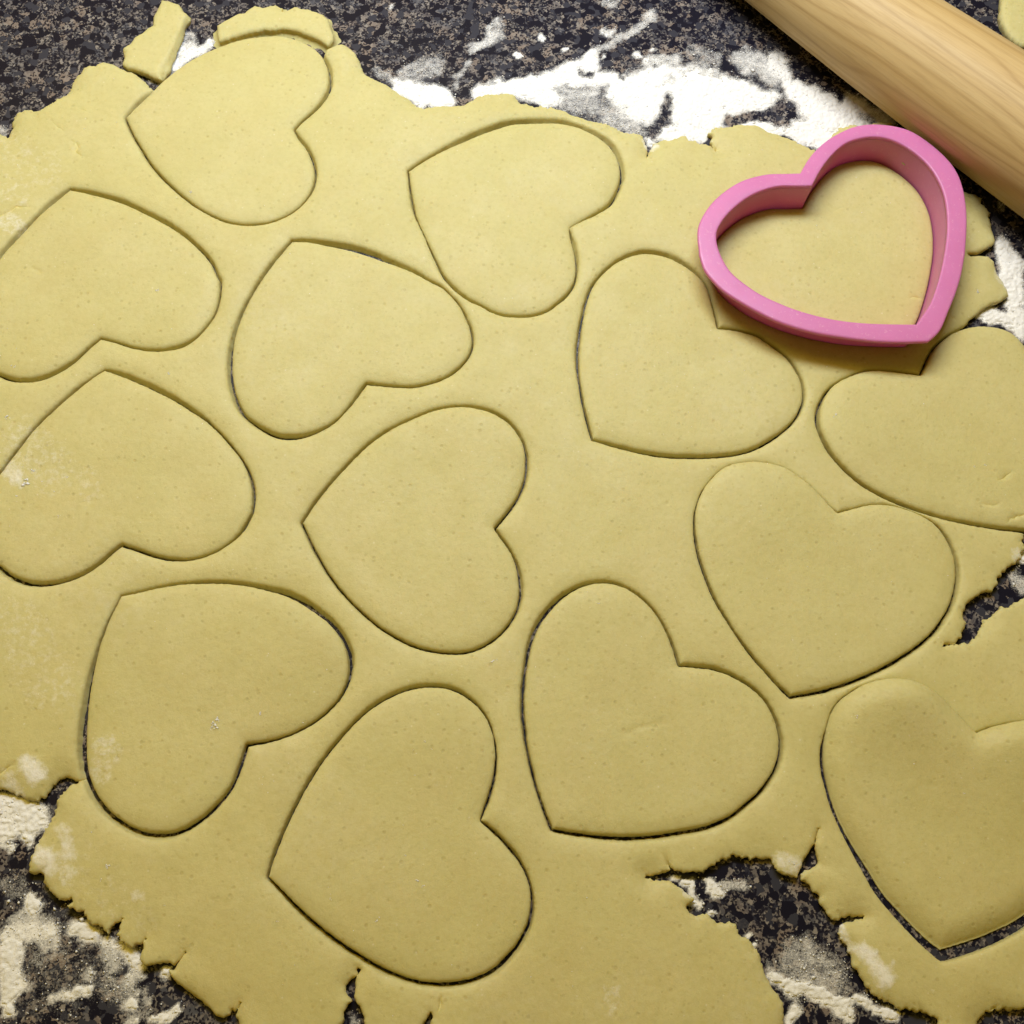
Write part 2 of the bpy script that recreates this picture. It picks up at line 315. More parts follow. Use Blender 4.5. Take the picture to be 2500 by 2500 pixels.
# ---------------------------------------------------------------- outlines measured in the photo (tile origin, then x,y[,cut width]; * = corner)
HEARTS = {
    1: 'A1 *838,782,8 880,730,18 960,650,22 1040,578,14 1090,530 1180,455 1300,375 1400,325 1490,290 1600,255,10 1720,235 1850,222,14 A2 300,236,16 400,272,14 470,315 520,365 555,430,18 568,500,18 565,570,18 540,630,16 490,700,12 430,760,8 370,810,6 *325,862,8 360,920,14 410,980,14 445,1050,14 467,1130,14 465,1200,12 445,1270,10 400,1340,8 340,1400,8 250,1455,8 150,1490,8 50,1503,8 A1 1600,1500,8 1500,1475,8 1400,1430,8 1300,1370,8 1200,1290,9 1100,1195,10 1040,1130,12 980,1050,12 930,965,12 880,880,12',
    2: 'A2 *1092,1140,6 1200,1065,8 1300,1010,12 1420,950,22 1540,895,28 1680,843,30 1800,812,30 A3 250,805,32 350,803,32 450,805,28 560,828,22 640,855,26 720,895,30 800,955,30 850,1030,25 880,1120,22 878,1200,20 850,1280,18 800,1365,18 740,1410,15 680,1445,12 610,1478,4 *525,1525,1 540,1590,12 560,1650,18 577,1750,14 575,1830,10 555,1910,10 B3 500,330,12 440,380,12 370,430,12 280,458,12 180,463,12 90,458,12 0,430,12 B2 1600,395,12 1500,350,14 1400,270,16 1330,190,14 1290,110,10 A2 1240,1660,6 1190,1550,4 1145,1450,6 1120,1350,12 1105,1250,10',
    3: 'A1 *465,1265,12 560,1278,20 700,1310,25 830,1350,25 950,1405,20 1050,1455,20 1150,1510,18 1250,1580,15 1350,1670,15 1420,1750,15 1465,1850,15 B1 1480,220,14 1481,290,12 1470,370,10 1440,460,10 1380,540,12 1320,605,12 1240,655,20 1150,685,16 1050,693,14 960,687,10 850,663,8 750,630,8 *670,612,8 600,670,10 520,745,10 440,805,15 340,860,20 240,893,20 140,900,20 50,885,20 -60,835,20 -130,760,18 -175,660,16 -188,550,16 -175,420,16 -135,290,16 -75,160,18 0,44,20 A1 70,1620,20 150,1540,20 240,1450,15 300,1390,25 380,1325,25',
    4: 'A2 *305,1610,8 400,1608,15 500,1620,22 620,1640,30 740,1665,35 850,1700,35 950,1740,30 1050,1780,22 1150,1825,15 1250,1885,10 B2 1330,270,6 1400,340,5 1450,400,7 1490,480,10 1520,560,10 1530,640,10 1515,710,10 1470,780,10 1400,845,10 1320,890,8 1230,920,8 1130,942,8 1030,940,8 920,930,10 *810,918,12 770,970,14 720,1040,12 660,1115,6 580,1190,8 490,1240,12 400,1270,18 300,1283,22 200,1270,22 100,1220,20 0,1150,18 B1 1600,1070,22 1560,960,22 1545,850,24 1545,750,22 1560,640,18 1590,530,15 1640,410,12 1700,300,10 A2 110,1850,12 200,1730,12',
    5: 'B3 *680,1300,10 650,1190,12 620,1070,12 598,950,10 582,830,15 578,700,20 595,560,18 620,430,15 650,320,14 690,240,12 750,170,12 820,110,12 900,65,15 1000,35,20 1100,35,22 1200,60,22 1290,105,22 1380,170,18 1440,240,10 1470,310,6 1500,420,6 *1530,545,8 1620,550,10 1720,570,12 1800,595,12 B4 200,635,10 280,690,10 350,750,10 400,820,10 440,900,10 455,980,10 445,1060,10 410,1140,12 350,1210,15 260,1280,18 150,1345,18 60,1380,18 B3 1600,1402,18 1450,1412,18 1300,1412,18 1150,1405,18 1000,1380,18 850,1345,15',
    6: 'C4 *2180,285,14 B4 1932,1910,15 1850,1905,15 1700,1885,15 1500,1850,15 1350,1815,15 1200,1770,15 1050,1710,15 930,1650,12 820,1580,10 720,1490,10 640,1400,10 590,1320,12 560,1250,12 542,1180,15 545,1110,18 570,1040,15 610,970,10 670,920,8 750,880,8 850,845,8 950,832,8 1050,838,12 1150,850,14 *1240,862,12 1260,820,12 1290,750,15 1330,680,15 1390,620,12 1450,580,10 1520,548,10 1600,530,10 1700,528,10 1800,545,10 1870,580,10 1932,640,10 2020,760,10 2090,900,10 2150,1070,10 2190,1270,10 2210,1500,10 2210,1720,10',
    7: 'B1 *700,828,10 780,848,20 880,885,25 1000,935,25 1100,985,25 1200,1040,20 1300,1105,18 1380,1160,10 1440,1215,8 1500,1275,8 1560,1345,8 1620,1420,8 1670,1510,12 1700,1600,15 1708,1690,15 1698,1780,12 C1 1690,150,12 1640,240,15 1580,310,10 1500,370,8 1400,420,8 1300,448,10 1180,455,12 1080,440,15 980,410,15 890,378,15 *815,353,15 750,400,15 660,480,15 560,545,18 450,590,18 340,615,20 220,618,25 110,590,25 30,545,25 -60,465,20 -115,370,16 -140,260,16 -140,140,16 -115,20,16 -70,-80,14 B1 0,1510,10 50,1440,10 130,1340,10 220,1230,12 320,1130,15 430,1030,18 530,945,18 620,880,10',
    8: 'B2 *372,1860,10 450,1740,12 560,1600,12 680,1470,12 810,1340,12 950,1240,12 1100,1165,12 1250,1105,12 1380,1078,12 1500,1075,14 1620,1097,16 1720,1140,16 1800,1205,14 1860,1290,12 1890,1380,12 1895,1480,15 1880,1580,15 1840,1680,15 1780,1770,15 *1680,1895,12 C2 1720,300,10 1790,400,10 1830,490,12 1850,580,18 1855,670,18 1840,760,15 1800,850,12 1740,930,12 1660,1000,12 1560,1055,12 1450,1083,12 1330,1080,12 1200,1058,12 1080,1015,12 980,960,12 880,895,10 770,800,10 660,690,10 560,560,12 470,410,12 420,310,12',
    9: 'C4 *365,1380,18 290,1310,15 200,1210,15 120,1120,15 0,960,10 C3 1600,870,12 1520,740,12 1450,580,12 1400,430,12 1375,300,10 1370,190,6 B3 1378,1770,4 1400,1700,3 1440,1620,3 1530,1520,2 1620,1475,2 1750,1457,2 B4 200,1467,2 320,1500,2 430,1570,2 540,1660,2 620,1745,3 *680,1793,6 780,1766,5 870,1744,3 960,1736,1 1080,1750,1 C4 1200,134,1 1310,192,2 1380,250,10 1440,340,12 1480,440,15 1495,540,18 1485,640,18 1460,740,18 1410,840,18 1340,940,18 1240,1030,18 1110,1120,20 980,1190,20 850,1250,20 700,1305,22 540,1350,22',
    10: 'C1 *812,700,8 900,680,10 1000,658,10 1120,632,12 1260,615,12 1400,608,15 1550,610,18 1700,632,20 1820,660,24 C2 270,685,32 380,735,34 480,800,34 580,880,30 650,970,28 695,1060,28 708,1150,25 695,1250,15 650,1360,10 580,1450,8 480,1535,8 380,1595,8 270,1645,8 150,1680,10 *3,1705,14 D1 1640,110,18 1600,230,18 1550,340,18 1480,430,18 1390,520,20 1280,600,22 1170,650,25 1060,663,28 950,648,28 850,605,25 760,545,25 670,460,28 600,350,30 560,240,32 545,120,35 C1 545,1650,36 560,1480,30 585,1320,25 625,1150,20 665,1020,12 720,880,10 770,780,8',
    11: 'D2 *145,945,10 165,860,12 210,730,15 260,610,15 320,480,15 400,330,15 500,170,15 600,40,15 C2 760,1520,15 880,1425,18 1010,1355,18 1140,1315,18 1260,1305,18 1380,1320,18 1480,1370,15 1570,1445,10 1640,1550,6 1675,1660,5 1688,1770,6 D2 1688,130,8 1675,270,12 1640,400,14 1605,490,10 *1580,560,4 1660,620,15 1740,700,15 1810,780,15 1870,870,10 1912,970,8 D3 275,1060,12 275,1150,15 260,1240,20 220,1340,22 160,1430,25 90,1510,28 20,1575,28 D2 1560,1630,22 1440,1660,22 1300,1670,22 1160,1655,18 1020,1612,18 900,1560,20 780,1490,20 640,1400,20 520,1310,20 410,1215,18 300,1110,15 220,1020,12',
    12: 'D3 *405,620,15 350,480,12 300,330,12 260,170,14 230,30,14 C3 225,1630,18 208,1480,18 210,1350,18 225,1200,18 250,1050,20 290,930,25 350,830,25 430,740,25 530,665,20 640,618,18 760,605,18 880,630,15 980,685,14 1080,775,12 1160,890,12 1220,1020,14 *1268,1165,15 1380,1172,18 1480,1182,18 1580,1212,15 1680,1262,12 1780,1330,12 1860,1415,12 C4 250,1500,14 285,1590,16 300,1680,18 295,1770,18 270,1860,18 D4 240,260,18 160,370,18 80,440,18 0,510,18 D3 1600,545,20 1480,600,22 1350,630,24 1200,655,24 1050,675,24 900,680,24 750,672,22 600,655,20 500,640,18',
    13: 'D4 *1390,1475,60 1300,1405,52 1200,1310,50 1070,1170,46 960,1040,46 860,870,42 770,720,28 690,560,24 640,430,22 600,290,22 582,190,25 578,90,20 C4 590,1660,10 612,1570,2 640,1480,1 700,1400,1 800,1330,1 900,1290,1 1030,1272,1 1150,1285,1 1270,1330,1 1380,1410,1 1500,1530,1 *1600,1630,1 1700,1590,1 1820,1565,1 1932,1550,1 2060,1560,1 2180,1610,1 2290,1710,2 D4 2350,230,10 2380,420,10 2370,600,10 2320,780,16 2220,970,30 2080,1140,46 1932,1258,52 1800,1330,58 1650,1395,62 1500,1445,62',
}
CUT_IN = 'B4 *1210,528 1000,525 800,515 600,485 400,430 250,370 130,310 0,215 A3 1590,1800 1530,1680 1515,1580 1540,1510 1600,1430 1700,1345 1800,1290 1932,1252 A4 400,1252 *505,1250 540,1180 580,1115 640,1040 720,970 800,937 900,919 1000,927 1100,965 1220,1045 1320,1150 1390,1290 1415,1430 1417,1550 1411,1620 B4 1397,55 1380,145 1352,250 1305,385'
CUT_OUT = 'B4 *1290,645 1100,650 900,640 700,615 500,580 300,520 150,450 0,365 B3 1560,300 1480,220 1430,150 1400,50 A3 1400,1690 1388,1570 1410,1480 1480,1370 1580,1280 1700,1210 1850,1172 A4 300,1168 *425,1165 480,1070 550,990 640,920 760,860 870,836 1000,838 1150,870 1270,940 1380,1030 1460,1120 1510,1220 1540,1350 1550,1500 1538,1700 B4 1532,80 1510,200 1470,330 1420,450 1370,570'
PIN_SPIN = 40
SHEET = '''A1 -260,780 -120,860 0,885 40,905 55,850 65,765 110,740 170,730 215,742 265,735 300,705 360,665 430,630 470,575 480,520 520,480
560,445 600,438 640,448 690,425 740,430 790,445 850,468 905,482 955,505 985,528 1035,576 1200,600 A2 300,400 520,400 540,345 552,322 600,300
650,290 690,310 730,345 760,390 780,430 800,465 840,500 900,525 950,545 1000,590 1050,635 1100,660 1150,705 1200,712 1260,700 1320,690
1400,685 1470,690 1540,655 1600,625 1700,605 A3 100,605 160,640 230,680 300,710 420,715 480,740 530,765 620,785 680,805 760,805 820,830
900,855 960,870 1020,890 1040,940 1055,1000 1050,1045 1075,985 1100,950 1160,935 1230,930 1290,905 1350,930 1420,945 1470,975 1520,997
1480,935 1450,875 1500,850 1580,840 1680,825 A4 60,825 130,840 200,875 280,870 370,905 440,940 500,980 560,985 620,920 700,845 780,828
850,835 950,825 1040,820 1080,850 1250,1000 1400,1150 1500,1250 1600,1280 1670,1310 1655,1350 1700,1380 1725,1410 1730,1480 1745,1570
1755,1610 1740,1640 1690,1670 1620,1690 1560,1685 1540,1697 1580,1722 1640,1715 1700,1720 1740,1750 1760,1830 B4 1765,180 1800,230 1830,280
1842,325 1780,372 1720,392 1655,420 1600,460 1560,490 1515,545 1600,700 1900,1500 C4 1940,240 1950,290 1915,320 1940,370 1900,400 1925,440
1880,480 1830,520 1760,570 1720,650 1660,670 1600,710 1560,760 1545,830 1550,900 1540,970 1470,1015 1400,1032 1500,1032 1560,1000 1620,950
1660,900 1670,850 1730,820 1790,770 1850,770 1910,720 1960,690 2150,600 2600,700 2800,1300 D4 2800,600 2500,1600 2100,1830 1932,1840
1860,1840 1790,1830 1740,1795 1720,1830 1680,1835 1660,1880 1640,1960 1600,2100 1350,2100 1375,1960 1360,1905 1300,1880 1200,1855 1100,1830
1050,1800 990,1780 930,1720 880,1680 830,1600 790,1530 770,1460 740,1400 700,1360 695,1310 705,1265 750,1240 800,1228 870,1214 800,1210
720,1217 690,1240 650,1235 620,1200 590,1150 560,1110 560,1070 520,1040 490,1000 440,955 435,920 490,890 550,852 542,770 538,700 556,605
525,690 500,730 460,790 440,850 428,890 410,945 370,930 310,920 260,910 245,860 240,830 180,815 100,810 40,805 10,785 D3 1640,790 1580,830
1520,870 1470,880 1430,905 1380,905 1300,905 1235,900 1215,875 1195,848 1208,895 1150,915 1045,940 1130,957 1210,965 1270,1000 1320,1050
1370,1090 1365,1110 1320,1140 1340,1180 1390,1190 1450,1190 1520,1215 1570,1245 1640,1265 D4 20,1300 80,1370 150,1440 190,1520 210,1600
250,1680 290,1720 330,1790 330,1850 310,1960 290,2150 D2 1600,2150 1235,2150 1225,1990 1240,1925 1258,1885 1245,1850 1222,1880 1195,1932
1170,2000 1150,2150 830,2150 825,2000 810,1932 800,1850 750,1800 732,1750 750,1650 757,1590 760,1550 742,1600 700,1620 660,1680 680,1740
712,1780 680,1800 650,1870 640,1932 600,2000 580,2150 D1 1640,2150 1610,1990 1600,1932 1585,1880 1620,1780 1575,1850 1552,1830 1545,1870
1500,1905 1440,1890 1400,1840 1360,1800 1320,1770 1260,1730 1220,1690 1180,1660 1150,1620 1130,1570 1165,1575 1205,1510 1250,1440 1195,1500
1165,1530 1130,1512 1080,1510 1030,1520 980,1530 945,1490 962,1425 978,1345 930,1400 880,1420 820,1380 775,1330 792,1280 822,1213 760,1270
720,1325 680,1290 600,1240 530,1190 460,1150 440,1130 478,1093 420,1120 380,1100 340,1050 300,1020 260,985 265,940 200,935 170,905 185,840
210,760 250,650 270,600 310,560 350,490 370,470 380,420 430,345 480,312 548,280 490,290 430,265 380,290 320,340 290,380 240,410 180,415
110,400 60,375 0,345 -150,320 -350,250 C1 -380,0 A1 -400,900'''
STRIP = '''A1 1085,-8 1140,0 1200,25 1240,75 1280,95 1285,120 1250,155 1225,230 1190,300 1170,340 1140,410 1130,455 1095,500 1085,528 1045,518
1000,505 960,480 900,456 860,452 825,428 840,380 830,320 880,290 910,250 960,220 1000,185 1035,170 1040,110 1060,60'''
ARC = '''A1 1455,160 1458,220 1475,268 1490,266 1600,235 1720,203 1800,190 1932,187 A2 320,193 420,226 500,268 552,303 590,272 597,232 577,180
552,120 520,95 470,70 400,55 330,45 270,65 235,70 245,50 200,25 160,30 110,40 60,25 20,50 A1 1646,80 1600,85 1570,100 1510,130'''
DISC = '''A4 1788,-50 1786,0 1783,40 1778,75 1786,125 1806,170 1826,210 1856,250 1891,280 1932,298 2016,310 2116,250 2166,100 2116,-50
1966,-125 1841,-100'''
# shallow cracks and creases: polyline, width mm, depth mm
CRACKS = [('A1 495,950 520,985 515,1020 550,1050', .6, .7), ('A1 -20,1458 60,1420 110,1390 180,1395', .6, .7), ('A1 90,1140 135,1128', .7, .5),
          ('A1 360,830 420,875', .5, .4), ('A1 540,730 572,750', .5, .4), ('B4 1170,350 1200,338 1240,352', .5, .6), ('B4 1770,1578 1800,1565 1840,1535', .5, .7),
          ('B4 1825,1855 1870,1830 1940,1805', .6, .7), ('B4 1640,1742 1700,1752 1760,1740', .8, .5), ('B4 1420,470 1445,485 1472,490', .6, .9),
          ('C3 860,1640 930,1628 1000,1592 1080,1572 1170,1560', 1.8, .26), ('D1 -10,262 40,215 80,185', .6, .9), ('D2 1315,1745 1312,1790 1302,1840', .6, 1.6),
          ('B1 195,140 240,165 300,190', 1.3, .35), ('A4 540,1545 620,1600', .6, .15), ('A4 660,1420 700,1405', .6, .3), ('B1 570,1725 620,1722', .6, .25),
          ('C1 1095,1140 1125,1128', 1.2, .3), ('D1 1420,1090 1445,1100', 1.2, .4), ('C1 455,1105 490,1100', .9, .25), ('D4 800,1220 870,1215', .5, .6)]
# flour: tile x0,y0 x1,y1 radius amount (tile pixels); negative = wiped away; the stroke beside the pin paints its shadow as bare stone
COUNTER_FLOUR = '''A2 1050,590 1330,660 70 .95|A2 1000,545 1060,570 40 .6|A2 1080,500 1280,440 80 .33|A2 880,490 950,500 45 .25|A2 1560,640 1932,545 52 .95
A2 1850,590 1932,620 60 1|A2 1690,245 1540,330 34 .55|A2 1695,150 1650,200 28 .45|A2 1500,420 1400,580 26 .35|A2 1828,360 1852,370 20 1.1|A2 965,35 970,40 15 .8
A2 1100,600 1180,690 40 1|A2 1250,650 1380,690 40 .95|A3 60,590 300,640 60 1|A3 250,600 650,455 72 1|A3 650,410 690,380 40 .9|A3 690,370 1080,110 36 .42
A3 560,530 900,540 58 1|A3 900,600 1200,560 120 1|A3 1000,700 1400,650 140 1|A3 1300,580 1700,640 110 .95|A3 1150,470 1500,500 60 .62|A3 1500,700 1900,690 90 .95
A3 1300,800 1500,800 100 1|A3 1150,905 1420,910 48 .95|A3 1050,935 1090,965 28 .95|A3 330,640 420,690 50 1|A3 1060,420 1220,400 46 .5|A3 328,262 332,268 20 1.1
A3 182,362 190,368 22 1.1|A3 500,330 502,332 16 .9|A3 1030,410 1040,414 20 .9|A3 1100,338 1102,342 18 .95|A3 0,260 50,240 50 .4|A3 1700,350 1932,480 60 .3
A3 985,375 1000,380 18 .8|A3 760,205 800,215 24 .55|A3 770,390 772,400 12 .8|A3 30,160 60,180 40 .3|A3 780,30 830,40 30 .4|A3 1040,110 1090,130 30 .5|A3 1340,350 1500,420 60 .25
A3 470,650 960,840 105 .40|A3 430,640 700,620 50 .5|A3 480,670 760,690 100 -.10|A3 600,770 720,800 30 -.5|A3 1190,680 1122,870 52 -.92|A3 1580,812 1932,765 36 -.92|A3 1860,780 1920,785 42 -.95
A3 600,490 680,495 26 -.85|A3 850,510 880,520 22 -.8|A3 1180,550 1230,540 26 -.4|A4 0,630 250,720 100 .95|A4 0,400 150,420 60 .45|A4 100,440 300,500 90 .5
A4 250,420 500,650 74 .72|A4 420,620 800,730 100 .9|A4 500,760 800,800 120 1|A4 450,850 600,950 80 1|A4 800,760 1000,810 76 .7|A4 0,850 300,880 40 .95|A4 340,905 500,965 36 1
A4 0,790 300,745 42 -.92|A4 300,690 380,765 52 -.85|A4 380,760 440,800 40 -.5|A4 100,520 200,600 50 -.45|A4 400,480 690,630 50 -.95|A4 840,780 930,820 30 -.6
A4 1790,1660 1850,1800 60 1|A4 1850,1740 1880,1760 50 1|A4 1830,1860 1840,1900 70 .95|A4 1760,1690 1790,1720 36 .9|A4 1750,1380 1780,1400 20 .4|B4 1800,60 1850,150 72 1.05|B4 1870,250 1880,350 60 1
B4 1850,400 1880,430 52 .95|B4 1650,465 1900,495 46 1|B4 1850,525 1932,570 50 .9|B4 1900,600 1932,620 40 .5|C4 1890,440 1932,440 34 1|C4 1880,570 1932,640 60 .42|A1 1180,430 1400,310 46 .72|A1 1240,320 1270,330 60 .62
A1 1240,240 1300,270 40 .4|A1 1450,280 1490,280 36 .42|A1 1000,560 1060,560 24 .3|A1 1120,480 1180,440 26 .45|A1 20,880 40,900 22 .35|D1 0,450 250,500 70 .9|D1 20,610 270,570 84 .85|D1 170,680 200,690 44 1
D1 0,700 60,740 44 .7|D1 200,1125 225,1140 56 1.05|D1 120,1220 280,1260 60 .55|D1 60,1320 330,1290 72 .75|D1 300,1390 360,1370 60 .55|D1 510,1295 620,1330 58 1
D1 720,1400 760,1520 70 .5|D1 860,1420 940,1540 60 .92|D1 890,1600 920,1600 48 .7|D1 70,1430 75,1700 88 1.05|D1 40,1740 50,1850 44 .95|D1 140,1640 170,1680 36 .7|D1 540,1700 590,1700 46 .95
D1 590,1600 610,1590 40 .5|D1 350,1750 500,1730 46 .62|D1 860,1780 890,1790 42 .95|D1 850,1650 900,1720 50 .5|D1 1060,1910 1200,1825 36 .95|D1 1100,1580 1120,1600 28 .95|D1 870,1900 890,1910 40 .6
D1 700,1650 950,1850 90 .26|D1 250,1500 400,1420 60 .26|D1 300,1500 320,1520 520 .13|D1 60,1000 140,1020 90 .2|D1 980,1700 1000,1760 40 .4|D1 700,1360 780,1400 40 .7
D3 1230,942 1340,1010 28 1.05|D3 1340,1030 1372,1072 22 .95|D3 1470,985 1525,1060 34 1.05|D3 1450,1000 1480,1010 20 .9|D3 1540,1000 1700,1000 42 .42|D3 1375,1135 1390,1145 22 1|D3 1490,1190 1510,1200 16 1
D3 1715,1325 1730,1345 20 1.05|D3 1750,1380 1775,1400 16 .9|D3 1870,1560 1920,1600 40 .4|D4 430,1500 600,1640 170 .36|D4 225,1605 340,1680 44 1|D4 330,1680 560,1740 54 1|D4 560,1740 720,1800 48 1|D4 400,1810 350,1900 50 .85
D4 680,1850 740,1880 44 .95|D4 800,1770 870,1800 38 .95|D4 900,1820 950,1845 32 .85|D4 985,1855 1060,1880 32 1|D4 790,1450 880,1590 30 .5|D4 0,1000 40,1000 40 .5|D2 720,1900 740,1932 40 .35|D4 460,1790 520,1900 60 -.8'''
DOUGH_FLOUR = '''D1 190,180 225,240 70 .85|D1 40,290 70,310 60 .5|D1 110,380 120,390 40 .5|D1 285,800 330,860 62 .85|D1 430,640 460,780 60 .5|D1 370,900 420,920 80 .35|D1 910,1060 950,1080 34 .3|D1 230,720 260,800 40 .5
C1 700,1700 740,1750 90 .30|C1 640,1850 680,1900 70 .28|B1 60,1500 120,1570 70 .5|B1 580,1580 600,1640 130 .14|A1 60,1480 110,1500 60 .28|A1 20,1500 40,1520 40 .3|D4 870,1440 1000,1650 55 .9|D4 740,1320 790,1440 38 .55
D4 1040,1560 1060,1590 44 .4|D4 330,830 400,880 66 .5|D4 1330,1690 1345,1705 30 .4|D4 280,780 300,800 40 .45|D3 800,1680 820,1800 64 .25|A1 1420,1400 1500,1450 60 .08|D4 690,1290 720,1330 26 .6
C4 1880,430 1932,450 40 .5|D3 1290,1010 1330,1060 30 .5|B4 1760,160 1830,260 30 .35|A3 1030,930 1100,970 36 .6|A1 100,1000 300,1150 200 .13|C1 100,900 350,1300 260 .15|B1 150,1300 350,1500 200 .17|D1 600,900 900,1300 250 .11|A1 20,1250 120,1300 120 .16|C2 1300,1900 1320,1920 160 .09'''
# white flecks on the dough: tile x,y size (tile pixels)
FLECKS = '''B1 170,1600 30|B1 215,1518 18|B1 150,1485 9|B1 280,1590 9|B1 450,1560 12|B1 395,1820 13|B1 95,815 15|B1 50,1160 18|B1 1135,860 14|B1 1060,300 14|A1 1285,1295 18|A1 1310,1370 8
C1 1440,1585 26|C1 1465,1545 18|C1 1425,1600 14|C1 1755,1500 14|D1 720,865 20|D1 1105,1130 9|C2 1665,1143 16|C2 1690,1135 9|C2 95,1498 14|C2 1205,1690 12|C2 1255,1738 7|C2 1130,1745 7|C2 1250,1475 7|C2 290,1833 7
C3 714,760 13|C4 785,1533 14|C4 1418,566 9|D2 1140,258 9|D2 1155,965 14|D2 1195,1005 12|D2 888,1238 14|D2 900,1208 9|D2 570,1085 13|D2 1060,590 8|D2 1078,798 8|D2 727,945 8|D2 1205,748 7|D2 210,1240 9|D2 558,1012 7
D2 118,268 7|D2 108,318 8|D4 1513,380 9|D4 1748,338 6|B4 660,1145 13|B4 640,1165 9|B4 1668,1478 11|B4 1595,1490 9|B4 1680,1512 7|B4 1805,1680 8|B4 1620,305 16|B4 165,552 7|A4 1560,1600 7|B4 1820,555 8|A1 30,1740 7|D1 680,960 12
C1 110,30 14|C1 65,235 8|D4 380,850 12|D4 350,835 10'''

def strokes(s):
    out = []
    for q in s.replace('\n', '|').split('|'):
        t, a, b, r, k = q.split(); o = OFF[t]
        p = [o[i]+float(a.split(',')[i])*S_T for i in (0, 1)]; e = [o[i]+float(b.split(',')[i])*S_T for i in (0, 1)]
        out.append((np.array(p), np.array(e), float(r)*S_T, float(k)))
    return out
def density(px, st, seed=3):
    """flour amount at photo-measured positions px (n,2)"""
    wob = np.c_[fbm(px[:, 0]/26, px[:, 1]/26, seed, 4)-.5, fbm(px[:, 0]/26+40, px[:, 1]/26, seed+9, 4)-.5]*30
    q = px+wob; d = np.zeros(len(px))
    for neg in (False, True):
        for a, b, r, k in st:
            if (k < 0) != neg: continue
            ab = b-a; t = np.clip(((q-a)@ab)/max(ab@ab, 1e-6), 0, 1)[:, None]
            ds = np.hypot(*(q-a-t*ab).T)
            pr = 1-smooth(ds, r*.45, r*1.35)
            if neg: d *= 1+k*pr
            else: d = np.maximum(d, k*pr)
    return d

# ---------------------------------------------------------------- countertop
def axis(lo, hi, step, far):
    a = np.arange(lo, hi+step/2, step)
    e = np.geomspace(step*2, far, 14)
    return np.r_[lo-e[::-1], a, hi+e]
CF = strokes(COUNTER_FLOUR); DF = strokes(DOUGH_FLOUR)
gx = axis(-.275, .245, .0015, .5); gy = axis(-.06, .435, .0015, .5)
GX, GY = np.meshgrid(gx, gy); gp = np.c_[GX.ravel(), GY.ravel(), np.zeros(GX.size)]
gd = density(to_photo(gp), CF)
nx = len(gx); idx = np.arange(GX.size).reshape(GX.shape)
gf = np.stack([idx[:-1, :-1], idx[:-1, 1:], idx[1:, 1:], idx[1:, :-1]], -1).reshape(-1, 4)
top = mesh_obj('countertop', gp, gf.tolist(), M_GR, attrs={'dust': gd})
tag(top, 'polished speckled granite countertop in black, grey and tan', kind='structure')

